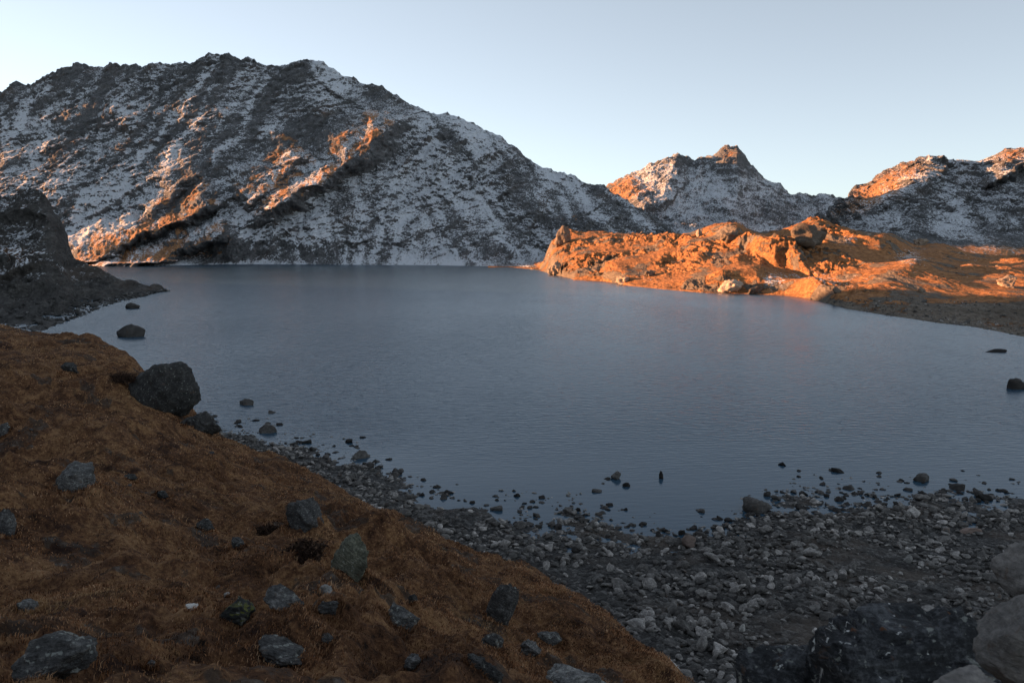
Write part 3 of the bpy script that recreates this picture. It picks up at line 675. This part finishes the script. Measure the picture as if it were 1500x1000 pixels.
# stones bedded in the slope
pts = []
for _ in range(4000):
    j = random.randrange(G.nc//8, int(G.nc*.62)); i = random.randrange(90, 545)
    b = BARE[i, j]
    if random.random() > (b*.5)**2+.004: continue
    x, y, z = G.x[i, j], G.y[i, j], G.z[i, j]; u, v = project(x, y, z)
    if u < -20 or v > 1020: continue
    s = PX(y)*random.choice([2, 2.5, 3, 3.5, 5])
    if any((x-a)**2+(y-c)**2 < (w+s)**2 for a, c, w in taken): continue
    pts.append((x, y, z, s))
    if len(pts) >= 150: break
copies(protos('stone', M_bould_d, 3, 3, 300)+protos('stone', M_bould, 3, 3, 310), 'stone', 'one of the small grey stones bedded in the brown grass slope', 'stone', 'small stones in the grass slope', pts, .25)
# lake rocks one can tell apart
LK = [(190,494,42,18,'dark jagged rock in the water off the left shore, above the slope boulder',M_stone_wet,41,.6),
 (193,452,22,8,'flat block in the water between the cliff foot and the jagged rock',M_stone_wet,42,.6),
 (360,594,24,9,'flat brown rock in the water right of the big slope boulder',M_stone,43,.6),
 (392,634,26,13,'pale wedge-shaped rock in the water near the foot of the slope',M_stone,44,.6),
 (524,672,34,12,'longest low brown rock at the left end of the near shore',M_stone,45,.6),
 (904,702,18,12,'dark rounded rock standing in the water, left of the upright one',M_stone,46,.8),
 (968,701,8,13,'narrow upright rock standing in the water',M_stone_wet,47,.8),
 (919,713,14,10,'small dark rock in the water between the rounded and the upright rock',M_stone_wet,48,.8),
 (1110,750,42,22,'largest rounded rock at the edge of the near beach',M_stone_wet,49,.8),
 (1123,727,13,10,'small dark rock in the water above the largest beach rock',M_stone_wet,50,.8),
 (1461,516,28,6,'low dark rock far out in the water on the right',M_stone_wet,51,.5),
 (1492,570,26,16,'dark rock in the water at the right edge',M_stone_wet,52,.6),
 (1352,705,24,10,'low oval rock alone in the water right of the beach point',M_stone_wet,53,.7),
 (1013,806,26,14,'pinkish flat-topped stone at the near waterline',M_pink,54,.8),
 (1331,834,14,10,'pale rounded stone on the gravel on the right of the beach',M_white,55,.8),
 (1088,946,10,14,'white upright stone in front of the near dark slab',M_white,56,.8),
 (1425,784,30,10,'long tan stone on the silt patch at the right of the beach',M_pink,57,.5)]
for u, v, w, h, lab, mt, sd, dp in LK:
    D = float(dist_z(v, 0.0)); x, y, _ = world(u, v, D); x, y = float(x), float(y)
    z = 0. if v < 760 else max(0., float(B.height(x, y)[0]))
    place(None, u, v, w, h, lab, mt, sd, rotz=random.uniform(-.3, .3), depth=dp, sub=3, name='rock', cat='rock', xyz=(x, y, z))

# beach stones: candidates spread evenly per area, sized and sorted; the 300 showing largest are objects of their own
tc = B.x[0]/B.y[0]
EU = [p[0] for p in EDGE]; EV = [p[1] for p in EDGE]
cand = []
nc_ = 90000
yy = RNG.uniform(27, 105, nc_)**1.0; tt = RNG.uniform(-.42, .70, nc_); keep = RNG.uniform(0, 1, nc_) < yy/105
yy, tt = yy[keep], tt[keep]; xx = tt*yy
zz = B.height(xx, yy)
ss_ = np.exp(RNG.normal(math.log(.125), .48, len(xx)))*np.interp(yy, [30, 60], [1.3, 1.1])
ss_ = np.clip(ss_, .05, .62)
cl = fbm(xx/3.5, yy/3.0, 3, 121); sil = fbm(xx/6+40, yy/4.0, 2, 122)
u_, v_ = project(xx, yy, np.maximum(zz, 0))
dep = np.maximum(-zz, 0)
pr = np.where(zz > 0, .9-.8*smooth(.12, .4, sil), np.exp(-dep*5)*(.45+1.8*np.clip(cl+.15, 0, 1)))
far_ = smooth(5, 75, np.interp(u_, [p[0] for p in SH_B], [p[1] for p in SH_B])-v_)
pr = pr*np.where(zz <= 0, (1-far_)**2+.02, 1)
ok = (RNG.uniform(0, 1, len(xx)) < pr) & (u_ > 300) & (u_ < 1700) & (v_ < 1010) & (v_ < np.interp(u_, EU, EV)+14)
ok &= ~((zz < 0) & (ss_*.9+zz < .03))
xx, yy, zz, ss_ = xx[ok], yy[ok], zz[ok], ss_[ok]
app = ss_/yy; app[(project(xx, yy, zz)[0] > 1500)] = 0
u_, v_ = project(xx, yy, zz); app[(u_ > 1140) & (v_ > 900)] = 0
order = np.argsort(-app)
wetl = [i for i in order if zz[i] <= -.02][:230]
dry = [i for i in order if zz[i] > -.02][:300]
Pst = protos('stone', M_stone, 8, 3, 200)
copies(Pst, 'stone', 'one of the larger grey-brown stones strewn over the near gravel beach', 'stone', 'stones on the near beach', [(xx[i], yy[i], zz[i], ss_[i]) for i in dry], .08)
copies(protos('rock', M_stone_wet, 5, 3, 230), 'rock', 'one of the small dark rocks breaking the surface of the shallows off the near beach', 'rock', 'small rocks in the shallows', [(xx[i], yy[i], max(zz[i], -.12), ss_[i]*1.05) for i in wetl], .1)
rest = np.setdiff1d(np.arange(len(xx)), np.array(wetl+dry))
def rubble(name, X, Y, Z, S, mat, sub=2, seed=0, nvar=24, sink=.15):
    var = [rock_shape(sub, 900+seed+k, (1, random.uniform(.6, .95), random.uniform(.3, .6)), 8) for k in range(nvar)]
    nv = len(var[0][0]); r = np.random.default_rng(seed)
    co = np.empty((len(X), nv, 3)); fb = var[0][1]
    for i in range(len(X)):
        a, b, c = r.normal(0, .35), r.normal(0, .35), r.uniform(0, 6.28)
        ca, sa, cb, sb, cc, sc = math.cos(a), math.sin(a), math.cos(b), math.sin(b), math.cos(c), math.sin(c)
        Rm = np.array([[cc,-sc,0],[sc,cc,0],[0,0,1]])@np.array([[cb,0,sb],[0,1,0],[-sb,0,cb]])@np.array([[1,0,0],[0,ca,-sa],[0,sa,ca]])
        co[i] = var[i % nvar][0]@Rm.T*S[i]+(X[i], Y[i], Z[i]+S[i]*(.35-sink))
    f = (fb[None]+(np.arange(len(X))*nv)[:,None,None]).reshape(-1, 3)
    return link(name, mesh_np(name, co.reshape(-1, 3), f, mat, False), kind='stuff', label='small grey stones and pebbles covering the shore', category='stones')
rubble('shingle', xx[rest], yy[rest], zz[rest], ss_[rest], M_stone, 2, 1, sink=.08)
print('beach stones', len(xx))

# rubble on the far left shore, below the cliff, and along the headland
def sheet_scatter(S, n, cond, size, seed):
    r = np.random.default_rng(seed); U, V = S.uv(); m = cond(U, V, S.row)
    idx = np.argwhere(m); k = idx[r.integers(0, len(idx), n)]
    x, y, z = (a[k[:,0], k[:,1]] for a in (S.x, S.y, S.z))
    s = PX(y)*size*np.exp(r.normal(0, .45, n))
    return x, y, z, s
x, y, z, s = sheet_scatter(Cl, 700, lambda U, V, r: (U > -10) & (r > .85) & (r < 2.2) & (V > 404), 2.4, 5)
o_ = np.argsort(-s)
copies(protos('rock', M_bould_d, 5, 3, 330), 'rock', 'one of the dark rocks lying along the foot of the snowy left cliff', 'rock', 'rocks at the foot of the left cliff', [(x[i], y[i], max(z[i], 0), s[i]) for i in o_[:110]], .1)
rubble('scree', x[o_[110:]], y[o_[110:]], np.maximum(z[o_[110:]], 0), s[o_[110:]], M_bould_d, 1, 3)['label'] = 'dark broken scree along the left shore'
x, y, z, s = sheet_scatter(Nn, 190, lambda U, V, r: (U > 790) & (U < 1500) & (r > 1.02) & (r < 4.9) & (V < 438), 1.7, 6)
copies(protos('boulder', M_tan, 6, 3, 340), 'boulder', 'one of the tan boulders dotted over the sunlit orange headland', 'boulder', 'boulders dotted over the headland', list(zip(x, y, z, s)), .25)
x, y, z, s = sheet_scatter(Nn, 900, lambda U, V, r: (U > 1170) & (U < 1560) & (r > .95) & (r < 2.4) & (V > 436), 1.3, 8)
rubble('gravel', x, y, np.maximum(z, -.05), s, M_stone, 1, 4)['label'] = 'dark gravel on the shaded right shore'
HB = [(1186,358,70,34,'tallest pale cliff-like outcrop on the headland, under the right mountain',.8,(0,-10)),
 (1070,350,34,13,'pale rounded outcrop on the crest of the headland',.7,(0,0)),
 (1023,344,12,11,'small knob-shaped rock on the headland skyline',.8,(0,0)),
 (824,356,26,28,'upright pale rock at the left end of the headland',.7,(0,14)),
 (1076,426,46,20,'big pale split boulder at the headland waterline, left of its snowy hollow',.8,(0,-20)),
 (1106,428,26,14,'leaning slab wedged right of the split waterline boulder',.5,(0,-32)),
 (1480,419,26,16,'pyramid-shaped pale boulder near the right edge of the sunlit flat',.8,(0,0)),
 (1350,426,14,7,'low pale stone in the middle of the sunlit flat',.8,(0,0)),
 (1226,426,14,9,'small pale rock at the right foot of the shaded hollow',.8,(0,0)),
 (815,399,28,20,'rounded pale rock where the headland meets the lake on the left',.8,(0,10)),
 (913,412,26,12,'pale rock at the water edge of the left headland',.8,(0,0)),
 (1348,352,22,12,'orange-lit rock on the small hump under the right mountain',.8,(0,0)),
 (952,402,16,10,'grey rock above the middle of the headland shoreline',.8,(0,0))]
for i, (u, v, w, h, lab, dp, tl) in enumerate(HB):
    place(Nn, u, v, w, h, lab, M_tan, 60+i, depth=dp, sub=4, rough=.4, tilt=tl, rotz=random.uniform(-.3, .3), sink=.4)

# near slab and stones at the right, out of focus
def near(name, pts, D, dims, seed, mat, label, sub=5, cuts=7, tilt=(0,0,0), cat='boulder', lo=.6, **kw):
    x, y, z = (float(q) for q in world(pts[0], pts[1], D))
    me = make_rock(name, seed, dims, mat, sub, cuts, lo=lo, **kw); o = link(name, me, label=label, category=cat)
    o.location = (x, y, z); o.rotation_euler = [math.radians(a) for a in tilt]
    return o
near('boulder', (1318, 1024), 2.9, (.40, .30, .38), 71, M_near, 'near dark blue-grey slab with white streaks, blurred at the bottom right', lo=.8, cuts=1, boxy=.55, rough=.14, detail=.09)
near('boulder', (1150, 1064), 3.1, (.22, .2, .34), 77, M_near, 'lower dark shoulder of rock left of the near blurred slab', lo=.7, cuts=2, boxy=.4, rough=.15)
near('boulder', (1512, 955), 2.2, (.15, .14, .17), 72, M_near_p, 'near grey stone with curved pale bands, blurred at the right edge', cuts=6, tilt=(0,12,10), lo=.6, rough=.14, detail=.04)
near('boulder', (1518, 838), 2.8, (.12, .14, .11), 73, M_near_p, 'near brownish stone at the right edge, above the banded stone', cuts=5, lo=.6, rough=.14, detail=.04)
near('boulder', (1422, 1036), 1.9, (.11, .1, .09), 74, M_near_p, 'near smooth pale stone in the bottom right corner', cuts=5, lo=.6, rough=.14, detail=.04)
near('boulder', (1490, 1110), 2.6, (.5, .4, .30), 78, M_near, 'dark rock mass under the near stones in the bottom right corner', cuts=4)

# ------------------------------------------------------------------ dry grass on the slope
def blades(name, n, hmul, seed, mat, label):
    r = np.random.default_rng(seed)
    j = r.integers(0, G.nc-1, n*2); i = r.uniform(2, 552, n*2); i0 = i.astype(int); fi = i-i0; fj = r.uniform(0, 1, n*2)
    def bi(a): return (a[i0, j]*(1-fi)+a[i0+1, j]*fi)*(1-fj)+(a[i0, j+1]*(1-fi)+a[i0+1, j+1]*fi)*fj
    x, y, z, b = bi(G.x), bi(G.y), bi(G.z), bi(BARE)
    u, v = project(x, y, z)
    den = .55+.6*fbm(x/1.1, y/1.1, 3, seed+3)
    ok = (u > -60) & (u < 1120) & (v < 1060) & (r.uniform(0, 1, len(x)) > np.clip(b*1.3-.15, 0, .93)) & (r.uniform(0, 1, len(x)) < den)
    x, y, z = x[ok][:n], y[ok][:n], z[ok][:n]; m = len(x)
    if taken:
        ex, ey = [], []
        for a, c, wd in taken:
            if wd > 2 or c > 60: continue
            k = int(60+900*min(wd, .6)); th = r.uniform(0, 6.28, k); rd = wd*r.uniform(.82, 1.22, k)
            ex.append(a+np.cos(th)*rd); ey.append(c+wd*.5+np.sin(th)*rd*.85)
        ex, ey = np.concatenate(ex), np.concatenate(ey); ez = G.height(ex, ey)
        fringe = len(ex); x = np.concatenate([x, ex]); y = np.concatenate([y, ey]); z = np.concatenate([z, ez]); m = len(x)
    h = hmul*r.uniform(.5, 1.3, m)*np.where(np.arange(m) >= m-fringe, 1.5, 1.)*(1+.5*fbm(x/1.4, y/1.4, 2, seed+1)); w = np.maximum(.0035, y*.00045)*r.uniform(.7, 1.5, m)
    az = r.uniform(0, 6.28, m); lean = r.uniform(.2, 1.1, m)*h; la = r.normal(-.6, .9, m)        # combed downhill by the wind
    bx, by = np.cos(az)*w, np.sin(az)*w; lx, ly = np.cos(la)*lean, np.sin(la)*lean
    co = np.empty((m, 5, 3))
    co[:,0] = np.stack([x-bx, y-by, z-.02], -1); co[:,1] = np.stack([x+bx, y+by, z-.02], -1)
    co[:,2] = np.stack([x+bx*.8+lx*.35, y+by*.8+ly*.35, z+h*.6], -1); co[:,3] = np.stack([x-bx*.8+lx*.35, y-by*.8+ly*.35, z+h*.6], -1)
    co[:,4] = np.stack([x+lx, y+ly, z+h*.85], -1)
    k = (np.arange(m)*5)[:,None]
    f = np.concatenate([k+np.array([[0,1,2]]), k+np.array([[0,2,3]]), k+np.array([[3,2,4]])])
    tone = np.repeat(r.uniform(0, 1, m), 5)
    link(name, mesh_np(name, co.reshape(-1, 3), f, mat, False, {'tone': tone}), kind='stuff', label=label, category='grass')
M_grass = grass_mat()
blades('grass', 300000, .045, 401, M_grass, 'short dry orange-brown grass covering the slope')

# dark bushes in the slope
def bush(u, v, w, h, label, seed):
    m, nt = new_mat('heather_leaves'); n = N(nt)
    n.finish(n.ramp(n.attr('tone'), [(0, (.018,.012,.010)), (.6, (.045,.027,.020)), (1, (.09,.055,.035))]), .9, None, .1)
    x, y, z = G.hit(u, v); W = w*PX(y)/2; Hh = h*PX(y)
    r = np.random.default_rng(seed); k = 5200
    d = r.normal(size=(k, 3)); d /= np.linalg.norm(d, axis=1)[:,None]; d[:,2] = np.abs(d[:,2])
    rad = r.uniform(.2, 1.1, k)**.6*(1+.9*perlin3(d[:,0]*2.2, d[:,1]*2.2, d[:,2]*2.2, seed))*(1+.25*r.normal(size=k)*(r.uniform(size=k) < .15))
    c = d*rad[:,None]*np.array([W*1.1, W*1.0, Hh*.62]); s = .016
    a = r.normal(size=(k, 3))*s; b = r.normal(size=(k, 3))*s
    co = np.stack([c-a, c+a, c+b*1.6], 1).reshape(-1, 3); f = np.arange(k*3).reshape(-1, 3)
    o = link('bush', mesh_np('bush', co, f, m, False, {'tone': np.repeat(r.uniform(0, 1, k), 3)}), label=label, category='bush')
    o.location = (x, y+W*.4, z-.05)
bush(443, 814, 52, 34, 'dark maroon bush in the hollow below the lichened boulder', 1)
bush(392, 778, 30, 20, 'small brown bush up-slope left of the maroon one', 2)
bush(176, 556, 40, 18, 'low dark bush beside the largest slope boulder', 3)

# ------------------------------------------------------------------ light, sky, camera
S = bpy.context.scene
sun = bpy.data.lights.new('sun', 'SUN'); sun.energy = 5.0; sun.angle = math.radians(.5); sun.color = (1., .48, .225)
so = bpy.data.objects.new('sun', sun); C.objects.link(so)
from mathutils import Vector
so.rotation_euler = Vector(tuple(SUN)).to_track_quat('Z', 'Y').to_euler()
W = bpy.data.worlds.new('World'); S.world = W; W.use_nodes = True
nt = W.node_tree; bg = nt.nodes['Background']
sky = nt.nodes.new('ShaderNodeTexSky'); sky.sky_type = 'NISHITA'; sky.sun_disc = False
sky.sun_elevation = EL; sky.sun_rotation = math.radians(-60); sky.altitude = 3500; sky.dust_density = .35; sky.air_density = 1.0; sky.ozone_density = 1.6
hs = nt.nodes.new('ShaderNodeHueSaturation'); hs.inputs['Saturation'].default_value = .50; hs.inputs['Value'].default_value = 1.0
nt.links.new(sky.outputs[0], hs.inputs['Color']); gm_ = nt.nodes.new('ShaderNodeGamma'); gm_.inputs[1].default_value = .76; nt.links.new(hs.outputs[0], gm_.inputs[0])
tc = nt.nodes.new('ShaderNodeMix'); tc.data_type = 'RGBA'; tc.blend_type = 'MULTIPLY'; tc.inputs[0].default_value = 1.0; tc.inputs[7].default_value = (.955, .985, .985, 1)
nt.links.new(gm_.outputs[0], tc.inputs[6]); nt.links.new(tc.outputs[2], bg.inputs[0]); bg.inputs[1].default_value = .089
cam = bpy.data.cameras.new('camera'); co_ = bpy.data.objects.new('camera', cam); C.objects.link(co_)
co_.location = (0, 0, HC); co_.rotation_euler = (math.pi/2-P, 0, 0)
cam.sensor_width = 36; cam.lens = F/1500*36; cam.clip_start = .05; cam.clip_end = 30000
cam.dof.use_dof = True; cam.dof.focus_distance = 60; cam.dof.aperture_fstop = 9.0
S.camera = co_
S.render.engine = 'CYCLES'
S.view_settings.view_transform = 'Standard'; S.view_settings.look = 'None'; S.view_settings.gamma = 1; S.view_settings.exposure = 2.0
